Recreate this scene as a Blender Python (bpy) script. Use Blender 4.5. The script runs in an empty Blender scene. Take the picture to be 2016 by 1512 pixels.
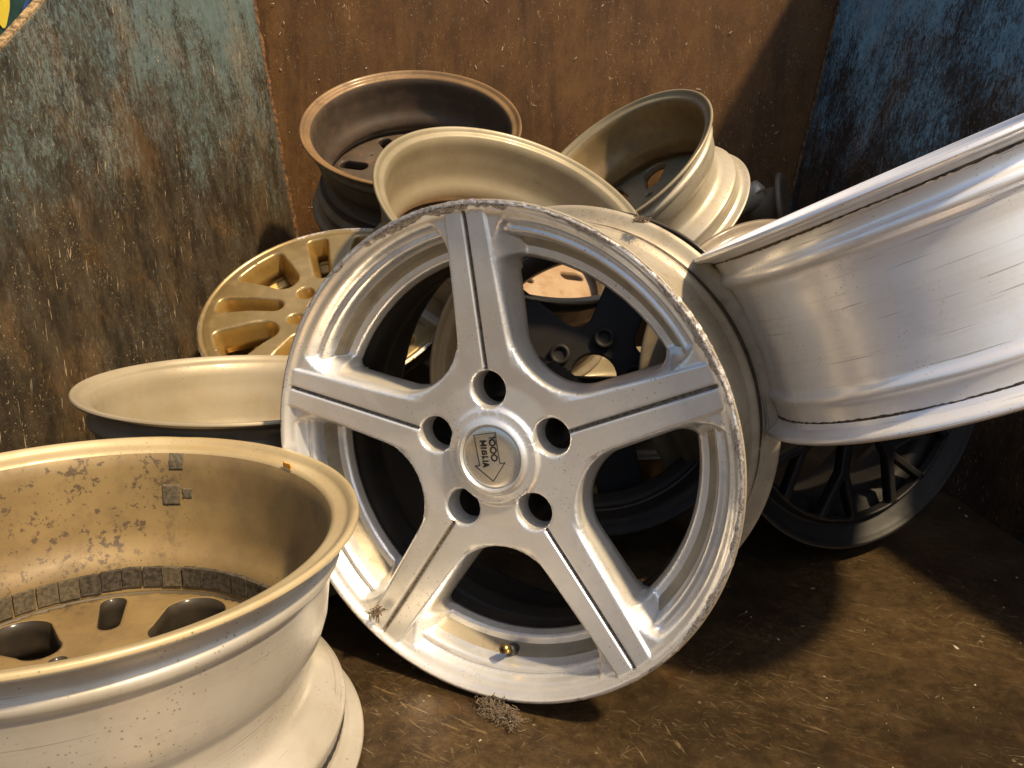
import bpy, bmesh, math, random
import numpy as np
from mathutils import Vector, Matrix
from mathutils.geometry import delaunay_2d_cdt

S = bpy.context.scene
C = S.collection
R_ = math.radians
H = 0.485                                   # height of the camera over the floor plate

# ------------------------------------------------------------------ camera, sky, sun, exposure
cam = bpy.data.cameras.new('camera')
cam.sensor_width = 36.0
cam.lens = 36.0 * 1600 / 2016
cam.clip_start = 0.02
cam.clip_end = 500
co = bpy.data.objects.new('camera', cam)
C.objects.link(co)
co.location = (0, 0, H)
co.rotation_euler = (R_(75), 0, 0)
S.camera = co
cam.dof.use_dof = False

SUN = Vector((-0.56, 0.45, -1.0)).normalized()      # the way the sunlight travels
el = math.asin(-SUN.z)
az = math.atan2(-SUN.x, -SUN.y)                      # compass angle of the sun from +Y towards +X
w = bpy.data.worlds.new('World')
S.world = w
w.use_nodes = True
nt = w.node_tree
bg = nt.nodes['Background']
sky = nt.nodes.new('ShaderNodeTexSky')
sky.sky_type = 'NISHITA'
sky.sun_disc = False
sky.sun_elevation = el
sky.sun_rotation = az
sky.air_density = 1.0
sky.dust_density = 3.0
nt.links.new(sky.outputs[0], bg.inputs[0])
bg.inputs[1].default_value = 0.10
sl = bpy.data.lights.new('sun', 'SUN')
sl.energy = 4.7
sl.angle = R_(3.0)
sl.color = (1.0, 0.77, 0.47)
so = bpy.data.objects.new('sun', sl)
C.objects.link(so)
so.rotation_euler = SUN.to_track_quat('-Z', 'Y').to_euler()
so.location = (1.5, -1.5, 3)
S.view_settings.view_transform = 'Standard'
S.view_settings.look = 'None'
S.view_settings.gamma = 1
S.view_settings.exposure = 0.5
S.render.engine = 'CYCLES'

# ------------------------------------------------------------------ material helpers
class NT:
    def __init__(s, name):
        s.m = bpy.data.materials.new(name)
        s.m.use_nodes = True
        s.t = s.m.node_tree
        s.b = s.t.nodes['Principled BSDF']
        s.co = s.n('ShaderNodeTexCoord').outputs['Object']
    def n(s, k, **kw):
        q = s.t.nodes.new(k)
        for a, b in kw.items():
            setattr(q, a, b)
        return q
    def put(s, sock, val):
        if isinstance(val, bpy.types.NodeSocket):
            s.t.links.new(val, sock)
        elif isinstance(val, (tuple, list)):
            sock.default_value = tuple(val) + ((1,) if len(val) == 3 and len(sock.default_value) == 4 else ())
        else:
            sock.default_value = val
    def mapping(s, scale=(1, 1, 1), rot=(0, 0, 0), loc=(0, 0, 0), src=None):
        q = s.n('ShaderNodeMapping')
        s.put(q.inputs[0], src or s.co)
        q.inputs['Location'].default_value = loc
        q.inputs['Rotation'].default_value = rot
        q.inputs['Scale'].default_value = scale
        return q.outputs[0]
    def noise(s, scale, detail=6, rough=0.6, vec=None, dist=0.0):
        q = s.n('ShaderNodeTexNoise')
        s.put(q.inputs['Vector'], vec or s.co)
        q.inputs['Scale'].default_value = scale
        q.inputs['Detail'].default_value = detail
        q.inputs['Roughness'].default_value = rough
        q.inputs['Distortion'].default_value = dist
        return q.outputs['Fac']
    def vor(s, scale, vec=None, out='Distance', feat='F1'):
        q = s.n('ShaderNodeTexVoronoi', feature=feat)
        s.put(q.inputs['Vector'], vec or s.co)
        q.inputs['Scale'].default_value = scale
        return q.outputs[out]
    def ramp(s, x, a, b, lo=0.0, hi=1.0):
        q = s.n('ShaderNodeMapRange')
        q.interpolation_type = 'SMOOTHSTEP'
        s.put(q.inputs['Value'], x)
        q.inputs['From Min'].default_value = a
        q.inputs['From Max'].default_value = b
        q.inputs['To Min'].default_value = lo
        q.inputs['To Max'].default_value = hi
        return q.outputs[0]
    def math(s, op, a, b=0.0, c=None):
        q = s.n('ShaderNodeMath', operation=op)
        s.put(q.inputs[0], a)
        s.put(q.inputs[1], b)
        if c is not None:
            s.put(q.inputs[2], c)
        return q.outputs[0]
    def mul(s, a, b): return s.math('MULTIPLY', a, b)
    def add(s, a, b): return s.math('ADD', a, b)
    def mix(s, f, a, b):
        q = s.n('ShaderNodeMix', data_type='RGBA')
        s.put(q.inputs[0], f)
        s.put(q.inputs[6], a)
        s.put(q.inputs[7], b)
        return q.outputs[2]
    def mixf(s, f, a, b):
        q = s.n('ShaderNodeMix', data_type='FLOAT')
        s.put(q.inputs[0], f)
        s.put(q.inputs[2], a)
        s.put(q.inputs[3], b)
        return q.outputs[0]
    def bump(s, h, strength=0.3, dist=0.001):
        q = s.n('ShaderNodeBump')
        q.inputs['Strength'].default_value = strength
        q.inputs['Distance'].default_value = dist
        s.put(q.inputs['Height'], h)
        s.t.links.new(q.outputs[0], s.b.inputs['Normal'])
    def done(s, col, rough, metal=0.0, coat=0.0):
        s.put(s.b.inputs['Base Color'], col)
        s.put(s.b.inputs['Roughness'], rough)
        s.put(s.b.inputs['Metallic'], metal)
        s.b.inputs['Coat Weight'].default_value = coat
        s.b.inputs['Coat Roughness'].default_value = 0.15
        return s.m
    def dirn(s):
        q = s.n('ShaderNodeSeparateXYZ')
        s.put(q.inputs[0], s.co)
        return s.math('MULTIPLY', s.add(s.mul(q.outputs[0], .5), q.outputs[1]), 4.0)
    def radius(s):
        q = s.n('ShaderNodeSeparateXYZ')
        s.put(q.inputs[0], s.co)
        a = s.add(s.mul(q.outputs[0], q.outputs[0]), s.mul(q.outputs[1], q.outputs[1]))
        return s.math('SQRT', a), q.outputs[2]

def cast_paint(name, col, col2, metal=0.75, rough=0.3, dirt=(0.16, 0.11, 0.06), dirt_amt=0.35, specks=0.5, rust=0.0,
               seed=0.0, coat=0.2, rings=0.0, bare=None, pits=0.0):
    """lacquered or bare cast alloy: mottled tone, brake dust film, pin specks, faint turning rings"""
    g = NT(name)
    v = g.mapping(loc=(seed, seed * .7, seed * .3))
    big = g.noise(7, 5, .6, v)
    mid = g.noise(38, 6, .65, v)
    fine = g.noise(260, 4, .6, v)
    c = g.mix(g.ramp(big, .35, .68), col, col2)
    film = g.mul(g.ramp(mid, .45, .75), dirt_amt)
    c = g.mix(film, c, dirt)
    # dark pin specks with their own patches
    vd = g.vor(230, g.mapping(loc=(seed, 0, seed)))
    patch = g.ramp(g.noise(16, 3, .5, v), .45, .62)
    sp = g.mul(g.ramp(g.add(vd, g.mul(fine, .25)), .33, .25), g.mul(patch, specks))
    c = g.mix(sp, c, (0.05, 0.035, 0.02))
    rr = g.mixf(film, rough, min(.95, rough + .3))
    mm = g.mixf(g.math('MAXIMUM', sp, film), metal, 0.0)
    rad, z = g.radius()
    hgt = g.mul(fine, .25)
    if pits:
        q = g.n('ShaderNodeSeparateXYZ')
        g.put(q.inputs[0], g.co)
        side = g.add(g.mul(q.outputs[0], .78), g.mul(q.outputs[1], -.62))
        pp = g.mul(g.ramp(g.add(g.noise(120, 6, .7, v), g.mul(g.noise(24, 3, .5, v), .35)), .735, .765), g.ramp(g.add(side, g.mul(g.noise(14, 4, .6, v), .10)), .175, .215))
        c = g.mix(g.mul(pp, pits), c, (0.075, 0.05, 0.03))
        hgt = g.add(hgt, g.mul(pp, 1.2))
    if rust:
        rn = g.ramp(g.noise(55, 7, .75, g.mapping(loc=(seed + 5, 0, 0))), .56, .66)
        rn = g.mul(rn, g.ramp(g.noise(5, 3, .5, v), .45, .6))
        c = g.mix(g.mul(rn, rust), c, (0.20, 0.065, 0.02))
        mm = g.mixf(g.mul(rn, rust), mm, 0.0)
        rr = g.mixf(rn, rr, .8)
    if rings:
        # turning marks and dirt lines that run round the barrel
        q = g.mapping(scale=(1.2, 1.2, 260), loc=(seed, 0, seed))
        rv = g.noise(1, 3, .6, q)
        q2 = g.mapping(scale=(7, 7, 420), loc=(0, seed, seed))
        ln = g.mul(g.ramp(g.noise(1, 3, .65, q2), .62, .70), rings)
        c = g.mix(ln, c, (0.10, 0.075, 0.05))
        mm = g.mixf(ln, mm, .1)
        c = g.mix(g.mul(g.ramp(rv, .5, .8), .18 * rings), c, dirt)
        hgt = g.add(hgt, g.mul(rv, .9))
    if bare:
        # kerb rash: lacquer gone from the lip in a ragged band
        R, wd = bare
        ang = g.noise(18, 3, .6)
        rag = g.noise(150, 4, .7)
        edge = g.add(g.mul(g.math('SUBTRACT', g.add(g.ramp(ang, .36, .66), g.mul(g.dirn(), .42)), .80), .008), g.mul(rag, .006))
        lim = g.math('SUBTRACT', R - wd, edge)
        m = g.ramp(g.math('SUBTRACT', rad, lim), -.0002, .0006)
        scr = g.noise(300, 5, .75, g.mapping(scale=(1, 1, 3)), .8)
        bcol = g.mix(g.ramp(scr, .35, .65), (0.16, 0.13, 0.11), (0.62, 0.58, 0.54))
        c = g.mix(m, c, bcol)
        rr = g.mixf(m, rr, .55)
        hgt = g.add(hgt, g.mul(m, g.mul(scr, 3.0)))
    g.bump(hgt, .18, .0006)
    return g.done(c, rr, mm, coat)

def simple(name, col, rough=.5, metal=0.0, var=.25, scale=60, bump=.2):
    g = NT(name)
    n = g.noise(scale, 6, .65)
    d = tuple(x * (1 - var * 1.6) for x in col)
    c = g.mix(g.ramp(n, .35, .65), d, col)
    g.bump(n, bump, .0008)
    return g.done(c, g.mixf(n, max(.05, rough - .12), min(1, rough + .12)), metal)

def streaks(g, ax, ang, sx, sy, lo, hi, seed):
    """thin scratches: stretched noise in the plane given by the axis letters"""
    q = g.mapping(rot=ang, loc=(seed, seed * 1.3, seed * .4))
    q = g.mapping(scale=(sx, sy, sx) if ax == 'y' else (sx, sx, sy), src=q)
    return g.ramp(g.noise(1, 2, .55, q, .6), lo, hi)

def wall_mat(name, base_a, base_b, paint_a, paint_b, cover, rusty, gloss, seed, height_bias=0.0, tilt=.12, scr=.7, runs=.22):
    """old plate: brown film over worn paint; the paint shows through as fine upright flecks"""
    g = NT(name)
    v = g.mapping(loc=(seed, seed, seed))
    vs = g.mapping(rot=(tilt, tilt * .6, 0), scale=(1.4, 1.4, .68), loc=(seed, seed, seed))
    big = g.noise(5.5, 4, .55, v)
    mid = g.noise(17, 6, .7, vs)
    fine = g.noise(105, 9, .82, vs, .7)
    tiny = g.noise(380, 6, .8, vs)
    c = g.mix(g.ramp(mid, .32, .68), base_a, base_b)
    c = g.mix(g.mul(g.ramp(tiny, .42, .62), .6), c, tuple(x * .30 for x in base_a))
    c = g.mix(g.mul(g.ramp(tiny, .40, .30), .5), c, tuple(min(1, x * 1.9) for x in base_b))
    run = g.noise(1, 5, .65, g.mapping(scale=(13, 13, 1.6), loc=(seed, 2, seed)), .5)
    c = g.mix(g.mul(g.ramp(run, .50, .66), runs), c, tuple(x * .38 for x in base_a))
    sep = g.n('ShaderNodeSeparateXYZ')
    g.put(sep.inputs[0], g.co)
    bias = g.mul(g.math('SUBTRACT', sep.outputs[2], .45), height_bias)
    field = g.add(g.add(g.mul(big, .26), g.mul(mid, .16)), g.add(g.mul(fine, .58), g.add(g.mul(tiny, .24), bias)))
    pm = g.ramp(field, cover, cover + .018)
    pc = g.mix(g.ramp(g.noise(45, 5, .7, v), .4, .62), paint_a, paint_b)
    c = g.mix(g.mul(pm, .85), c, pc)
    thin = g.ramp(field, cover - .07, cover)
    c = g.mix(g.mul(thin, .30), c, paint_a)
    rm = g.ramp(g.add(g.mul(g.noise(6, 5, .6, g.mapping(loc=(seed + 3, 1, 0))), .5), g.add(g.mul(fine, .44), g.mul(tiny, .22))), .58, .66)
    c = g.mix(g.mul(rm, rusty), c, g.mix(g.ramp(tiny, .4, .6), (0.20, 0.095, 0.025), (0.30, 0.165, 0.055)))
    s1 = g.mul(streaks(g, 'z', (R_(12), R_(8), 0), 260, 30, .66, .70, seed), g.ramp(g.noise(9, 3), .45, .6))
    s2 = g.mul(streaks(g, 'z', (R_(60), R_(50), 0), 320, 38, .66, .70, seed + 2), g.ramp(g.noise(12, 3, .5, v), .48, .6))
    chips = g.mul(g.ramp(g.add(g.vor(60, vs), g.mul(tiny, .5)), .34, .30), g.ramp(g.noise(8, 3, .5, vs), .55, .62))
    sc = g.math('MAXIMUM', g.math('MAXIMUM', s1, s2), chips)
    c = g.mix(g.mul(sc, scr), c, (0.42, 0.33, 0.20))
    g.bump(g.add(g.mul(fine, .8), g.mul(pm, .7)), .30, .001)
    g.b.inputs['Specular IOR Level'].default_value = .3
    return g.done(c, g.mixf(pm, gloss, gloss + .12), 0.0, 0.0)

def floor_mat():
    g = NT('scuffed_floor_plate')
    v = g.co
    big = g.noise(3.0, 6, .6, v)
    mid = g.noise(19, 8, .7, v)
    fine = g.noise(120, 7, .75, v)
    c = g.mix(g.ramp(mid, .25, .75), (0.026, 0.017, 0.009), (0.066, 0.042, 0.021))
    c = g.mix(g.mul(g.ramp(g.add(g.mul(big, .6), g.mul(g.noise(70, 6, .75, v), .4)), .42, .66), .55), c, (0.210, 0.135, 0.058))
    c = g.mix(g.mul(g.ramp(fine, .5, .75), .35), c, (0.03, 0.02, 0.012))
    out = None
    for i, (a, sx, sy, lo) in enumerate(((28, 190, 20, .64), (50, 280, 30, .64), (-38, 210, 22, .66), (75, 300, 38, .66), (8, 330, 50, .65), (120, 200, 44, .68), (36, 90, 9, .68))):
        q = g.mapping(rot=(0, 0, R_(a)), loc=(i * 3.1, i, 0))
        q = g.mapping(scale=(sy * 1.3, sx * 1.6, 1), src=q)
        s = g.mul(g.ramp(g.noise(1, 2, .6, q, .9), lo, lo + .035), g.ramp(g.noise(6 + i, 4, .6, g.mapping(loc=(i, i * 2, 0))), .44, .62))
        out = s if out is None else g.math('MAXIMUM', out, s)
    c = g.mix(g.mul(out, .34), c, g.mix(g.ramp(mid, .4, .6), (0.40, 0.27, 0.12), (0.44, 0.36, 0.23)))
    chips = g.mul(g.ramp(g.add(g.vor(42), g.mul(fine, .45)), .33, .28), g.ramp(g.noise(10, 3), .52, .60))
    c = g.mix(g.mul(chips, .6), c, (0.52, 0.42, 0.27))
    rustp = g.ramp(g.noise(8, 6, .7, g.mapping(loc=(4, 4, 0))), .58, .68)
    c = g.mix(g.mul(rustp, .22), c, (0.15, 0.065, 0.018))
    g.bump(g.add(g.mul(fine, .6), g.mul(mid, .8)), .30, .0012)
    return g.done(c, g.mixf(g.math('MAXIMUM', out, g.mul(fine, .5)), .27, .48), .45)

M = {}
M['hero'] = cast_paint('silver_lacquer', (0.90, 0.90, 0.89), (0.80, 0.79, 0.76), .72, .32, dirt=(0.20, 0.15, 0.09), dirt_amt=.30, specks=.55, bare=(.228, .0035), coat=.35)
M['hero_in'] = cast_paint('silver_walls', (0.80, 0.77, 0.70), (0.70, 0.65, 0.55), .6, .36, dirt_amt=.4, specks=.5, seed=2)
M['dust_shade'] = cast_paint('dust_shade_black', (0.035, 0.028, 0.020), (0.022, 0.018, 0.013), .1, .55, dirt=(0.05, 0.035, 0.02), dirt_amt=.5, specks=.2, seed=3)  # black brake dust, with the shade of deep openings put into the colour
M['cream_out'] = cast_paint('cream_silver_barrel', (0.46, 0.43, 0.375), (0.385, 0.35, 0.285), .38, .42, dirt_amt=.22, specks=.7, seed=4, coat=.08, rings=.45)
M['beige_out'] = cast_paint('dull_beige_barrel', (0.40, 0.35, 0.26), (0.31, 0.265, 0.185), .30, .48, dirt=(0.13, 0.09, 0.05), dirt_amt=.5, specks=.7, seed=41, rings=.9)
M['yellow_lip'] = cast_paint('yellowed_cream_flange', (0.46, 0.37, 0.21), (0.38, 0.29, 0.15), .22, .45, dirt=(0.2, 0.12, 0.05), dirt_amt=.3, specks=.6, seed=5, rings=.3)
M['yellow_in'] = cast_paint('yellow_barrel_inside', (0.235, 0.165, 0.068), (0.150, 0.100, 0.040), .10, .55, dirt=(0.10, 0.065, 0.03), dirt_amt=.5, specks=.8, seed=6, pits=.9)  # inside lacquer, with warm bounced light put into the yellow
M['tan_in'] = cast_paint('tan_barrel_inside', (0.30, 0.255, 0.165), (0.225, 0.19, 0.115), .22, .48, dirt=(0.18, 0.12, 0.05), dirt_amt=.3, specks=.6, seed=9)
M['pale_in'] = cast_paint('pale_barrel_inside', (0.37, 0.315, 0.215), (0.30, 0.25, 0.16), .25, .47, dirt=(0.24, 0.16, 0.08), dirt_amt=.3, specks=.5, seed=11)
M['white_out'] = cast_paint('speckled_cream_barrel', (0.47, 0.43, 0.35), (0.39, 0.34, 0.25), .35, .42, dirt_amt=.22, specks=.8, rust=.8, seed=13)
M['rust_in'] = cast_paint('rust_brown_barrel', (0.060, 0.041, 0.025), (0.036, 0.024, 0.015), .1, .6, dirt=(0.09, 0.05, 0.025), dirt_amt=.5, specks=.4, seed=15, rust=.7)
M['rust_lip'] = cast_paint('rusty_flange', (0.21, 0.125, 0.050), (0.12, 0.07, 0.028), .2, .55, dirt=(0.10, 0.055, 0.02), dirt_amt=.6, specks=.8, seed=17, rust=.8)
M['rust_out'] = cast_paint('dusty_grey_barrel', (0.18, 0.15, 0.105), (0.10, 0.078, 0.05), .3, .55, dirt_amt=.5, specks=.8, seed=19, rust=.4)
M['bright'] = cast_paint('bright_silver_barrel', (0.95, 0.96, 0.98), (0.88, 0.88, 0.90), .50, .28, dirt=(0.34, 0.27, 0.19), dirt_amt=.20, specks=.35, seed=21, coat=.15, rings=.55)
M['machined'] = cast_paint('machined_face', (0.40, 0.295, 0.14), (0.30, 0.21, 0.085), .65, .33, dirt=(0.25, 0.18, 0.10), dirt_amt=.3, specks=.3, seed=23, bare=(.215, .002))
M['dust_shade'].node_tree.nodes['Principled BSDF'].inputs['Specular IOR Level'].default_value = .2
M['gold'] = cast_paint('gold_lacquer', (0.46, 0.30, 0.09), (0.34, 0.21, 0.055), .65, .38, dirt=(0.12, 0.06, 0.025), dirt_amt=.6, specks=.6, seed=25, coat=.2)
M['black'] = cast_paint('black_lacquer', (0.008, 0.0075, 0.007), (0.012, 0.010, 0.009), 0, .55, dirt=(0.02, 0.016, 0.011), dirt_amt=.4, specks=.2, seed=27)
M['dark'] = cast_paint('dark_grey_lacquer', (0.011, 0.011, 0.012), (0.007, 0.007, 0.007), 0, .5, dirt=(0.02, 0.016, 0.012), dirt_amt=.4, specks=.3, seed=29)
for k in ('black', 'dark'):
    M[k].node_tree.nodes['Principled BSDF'].inputs['Specular IOR Level'].default_value = .25
    M[k].node_tree.nodes['Principled BSDF'].inputs['Coat Weight'].default_value = 0
M['steel_disc'] = cast_paint('rust_stained_disc', (0.36, 0.26, 0.16), (0.26, 0.15, 0.075), .2, .6, dirt=(0.20, 0.09, 0.03), dirt_amt=.6, specks=.6, seed=31, rust=.9)
M['groove_tone'] = simple('groove_brown', (0.27, 0.225, 0.17), .5, .4, .5, 400)  # darker brown tone along the spoke grooves
M['cap'] = cast_paint('brushed_cap', (0.80, 0.78, 0.72), (0.74, 0.71, 0.64), .9, .25, dirt_amt=.1, specks=.2, seed=33)
M['print'] = simple('black_print', (0.012, 0.011, 0.010), .4, 0, .1)
M['rubber'] = simple('black_rubber', (0.018, 0.016, 0.015), .6, 0, .2)
M['brass'] = simple('brass', (0.55, 0.36, 0.10), .3, .95, .3, 200)
M['lead'] = simple('dusty_lead', (0.085, 0.07, 0.05), .7, .2, .45, 220, .5)
M['residue'] = simple('grey_residue', (0.125, 0.10, 0.062), .75, .1, .35, 300, .4)
M['lint'] = simple('grey_lint', (0.20, 0.15, 0.10), .95, 0, .35, 400)
M['chip'] = simple('pale_chip', (0.55, 0.47, 0.36), .6, 0, .4, 300)
M['chalk'] = simple('orange_chalk', (0.75, 0.33, 0.04), .8, 0, .2, 500)
M['weld'] = simple('rusty_weld', (0.16, 0.075, 0.022), .7, .1, .55, 90, .6)
M['lip'] = simple('rusty_pale_edge', (0.40, 0.27, 0.13), .6, .1, .5, 120, .6)
M['green'] = simple('dark_green_paint', (0.012, 0.055, 0.022), .45, 0, .4, 20)
M['yellow'] = simple('yellow_paint', (0.75, 0.58, 0.02), .45, 0, .08, 20)
M['blue'] = simple('blue_paint', (0.02, 0.05, 0.22), .45, 0, .3, 20)
M['outside'] = simple('yard_asphalt', (0.07, 0.066, 0.062), .9, 0, .2, 3)
M['left'] = wall_mat('flaking_teal_plate', (0.022, 0.017, 0.011), (0.070, 0.052, 0.031), (0.085, 0.125, 0.120), (0.120, 0.170, 0.180), .672, .19, .50, 1.0, height_bias=.26, tilt=.25)
M['back'] = wall_mat('brown_rust_plate', (0.085, 0.038, 0.010), (0.140, 0.066, 0.017), (0.05, 0.035, 0.022), (0.035, 0.04, 0.035), .70, .16, .52, 4.0, scr=.5, runs=.55)
M['right'] = wall_mat('flaking_blue_plate', (0.016, 0.012, 0.009), (0.045, 0.032, 0.022), (0.12, 0.26, 0.36), (0.21, 0.40, 0.52), .676, .18, .62, 8.0, height_bias=.20, tilt=-.25)
M['floor'] = floor_mat()

# ------------------------------------------------------------------ object helpers
def link(o, parent=None, name=None):
    C.objects.link(o)
    if parent:
        o.parent = parent
    return o

def mesh_obj(name, verts, faces, mat, parent=None, smooth=True, mi=None, normals=None):
    me = bpy.data.meshes.new(name)
    me.from_pydata([tuple(map(float, v)) for v in verts], [], [tuple(int(i) for i in f) for f in faces])
    for m in (mat if isinstance(mat, (list, tuple)) else [mat]):
        me.materials.append(m)
    if mi is not None:
        me.polygons.foreach_set('material_index', np.asarray(mi, dtype=np.int32))
    me.polygons.foreach_set('use_smooth', [smooth] * len(me.polygons))
    me.update()
    if normals is not None:
        me.normals_split_custom_set_from_vertices([tuple(map(float, n)) for n in normals])
    o = bpy.data.objects.new(name, me)
    return link(o, parent)

def bm_obj(name, bm, mat, parent=None, smooth=True):
    me = bpy.data.meshes.new(name)
    bm.to_mesh(me)
    bm.free()
    me.materials.append(mat)
    me.polygons.foreach_set('use_smooth', [smooth] * len(me.polygons))
    o = bpy.data.objects.new(name, me)
    return link(o, parent)

def thing(name, label, cat, mat4=None, group=None):
    o = bpy.data.objects.new(name, None)
    o.empty_display_size = .05
    C.objects.link(o)
    if mat4 is not None:
        o.matrix_world = mat4
    o['label'] = label
    o['category'] = cat
    if group:
        o['group'] = group
    return o

def frame(c, n):
    """wheel frame: origin on the axis, local z = n; c is given relative to the camera"""
    n = Vector(n).normalized()
    a = Vector((0, 0, 1)) if abs(n.z) < .9 else Vector((1, 0, 0))
    u = a.cross(n).normalized()
    v = n.cross(u)
    m = Matrix((u, v, n)).transposed().to_4x4()
    m.translation = Vector(c) + Vector((0, 0, H))
    return m

def revolve(name, prof, mats, mi, parent, seg=200, a0=0, a1=2 * math.pi, wob=None):
    """closed profile [(z, r)] turned round z; mi[i] = material of the band i -> i+1"""
    full = abs(a1 - a0 - 2 * math.pi) < 1e-6
    n = seg if full else seg + 1
    A = np.linspace(a0, a1, seg + 1)[:n]
    P = np.array(prof)
    k = len(P)
    V = np.zeros((n, k, 3))
    rr = P[None, :, 1] + (0 if wob is None else wob(A)[:, None] * (P[None, :, 1] > .975 * P[:, 1].max()))
    V[:, :, 0] = np.cos(A)[:, None] * rr
    V[:, :, 1] = np.sin(A)[:, None] * rr
    V[:, :, 2] = P[None, :, 0]
    F, I = [], []
    for i in range(seg):
        j = (i + 1) % n
        for q in range(k):
            q2 = (q + 1) % k
            F.append((i * k + q, j * k + q, j * k + q2, i * k + q2))
            I.append(mi[q])
    return mesh_obj(name, V.reshape(-1, 3), F, mats, parent, True, I)

def smooth_profile(P, it=2):
    """Chaikin corner cutting on an open polyline"""
    P = [np.array(p, float) for p in P]
    for _ in range(it):
        Q = [P[0]]
        for a, b in zip(P[:-1], P[1:]):
            Q += [a * .75 + b * .25, a * .25 + b * .75]
        Q.append(P[-1])
        P = Q
    return P

INNER = {}
def barrel(parent, R, W, mats, well=.045, drop=.5, zunder=-.055, runder=.80, seg=200, wob=None, lipw=.021):
    """rim barrel from the front lip (z=0) to the rear lip (z=-W); mats = outer, inner, lip"""
    d0 = -.045
    d1 = -W + .058
    L = d0 - d1
    a = d0 - L * (drop - .28) - .004
    b = d0 - L * (drop + .02)
    outer = [(-.0012, R - .0012), (-.004, R), (-.0065, R - .0022), (-.0085, R - .0095), (-.012, R - .0155), (-.016, R - .0168), (-.030, R - .0176),
             (-.034, R - .0150), (-.039, R - .0152), (-.043, R - .0200), (min(d0 - .006, a + .020), R - .018 - (well - .018) * .45), (a, R - well + .001), (b, R - well),
             (b - .014, R - .025 - (well - .025) * .75), (b - .026, R - .025 - (well - .025) * .2), (d1 - .000, R - .0250), (d1 - .010, R - .0230), (-W + .042, R - .0222), (-W + .037, R - .0160),
             (-W + .031, R - .0160), (-W + .027, R - .0205), (-W + .017, R - .0190), (-W + .012, R - .0165), (-W + .0085, R - .0100), (-W + .0065, R - .0020),
             (-W + .0035, R)]
    lip = [(-W + .0035, R), (-W + .0005, R - .0008), (-W, R - .0035), (-W + .0014, R - .0060), (-W + .0040, R - .0085), (-W + .0065, R - .0105), (-W + .0080, R - lipw + .002), (-W + .0110, R - lipw)]
    inner = [(-W + .0110, R - lipw), (-W + .018, R - lipw - .004), (-W + .04, R - lipw - .006), (d1 - .004, R - .0300), (b - .026, R - .0350), (b - .012, R - .0460),
             (b, R - .0510), (a, R - .0505), (min(zunder - .014, a + .01), R - .048), (zunder - .008, runder * R + .002), (zunder, runder * R)]
    inner = [p for p in inner[:-3] if p[0] < zunder - .018] + [(zunder - .014, R - .0500), (zunder - .008, runder * R + .002), (zunder, runder * R)]
    INNER[parent.name] = ([p[0] for p in inner], [p[1] for p in inner])
    o = smooth_profile(outer, 1)
    l = smooth_profile(lip, 1)
    i = smooth_profile(inner, 1)
    P = o + l[1:] + i[1:] + [np.array((-.010, R - .0125))]
    mi = [0] * (len(o) - 1) + [2] * (len(l) - 1) + [1] * (len(i) - 1) + [0, 0]
    return revolve('barrel', P, mats, mi, parent, seg, wob=wob)

def ss(x, a, b):
    t = np.clip((x - a) / (b - a), 0, 1)
    return t * t * (3 - 2 * t)

def fillet(d1, d2, rho):
    """intersection of two positive-inside distances with a rounded corner"""
    m = np.minimum(d1, d2)
    ins = (d1 < rho) & (d2 < rho)
    return np.where(ins, rho - np.hypot(rho - d1, rho - d2), m)

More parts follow.
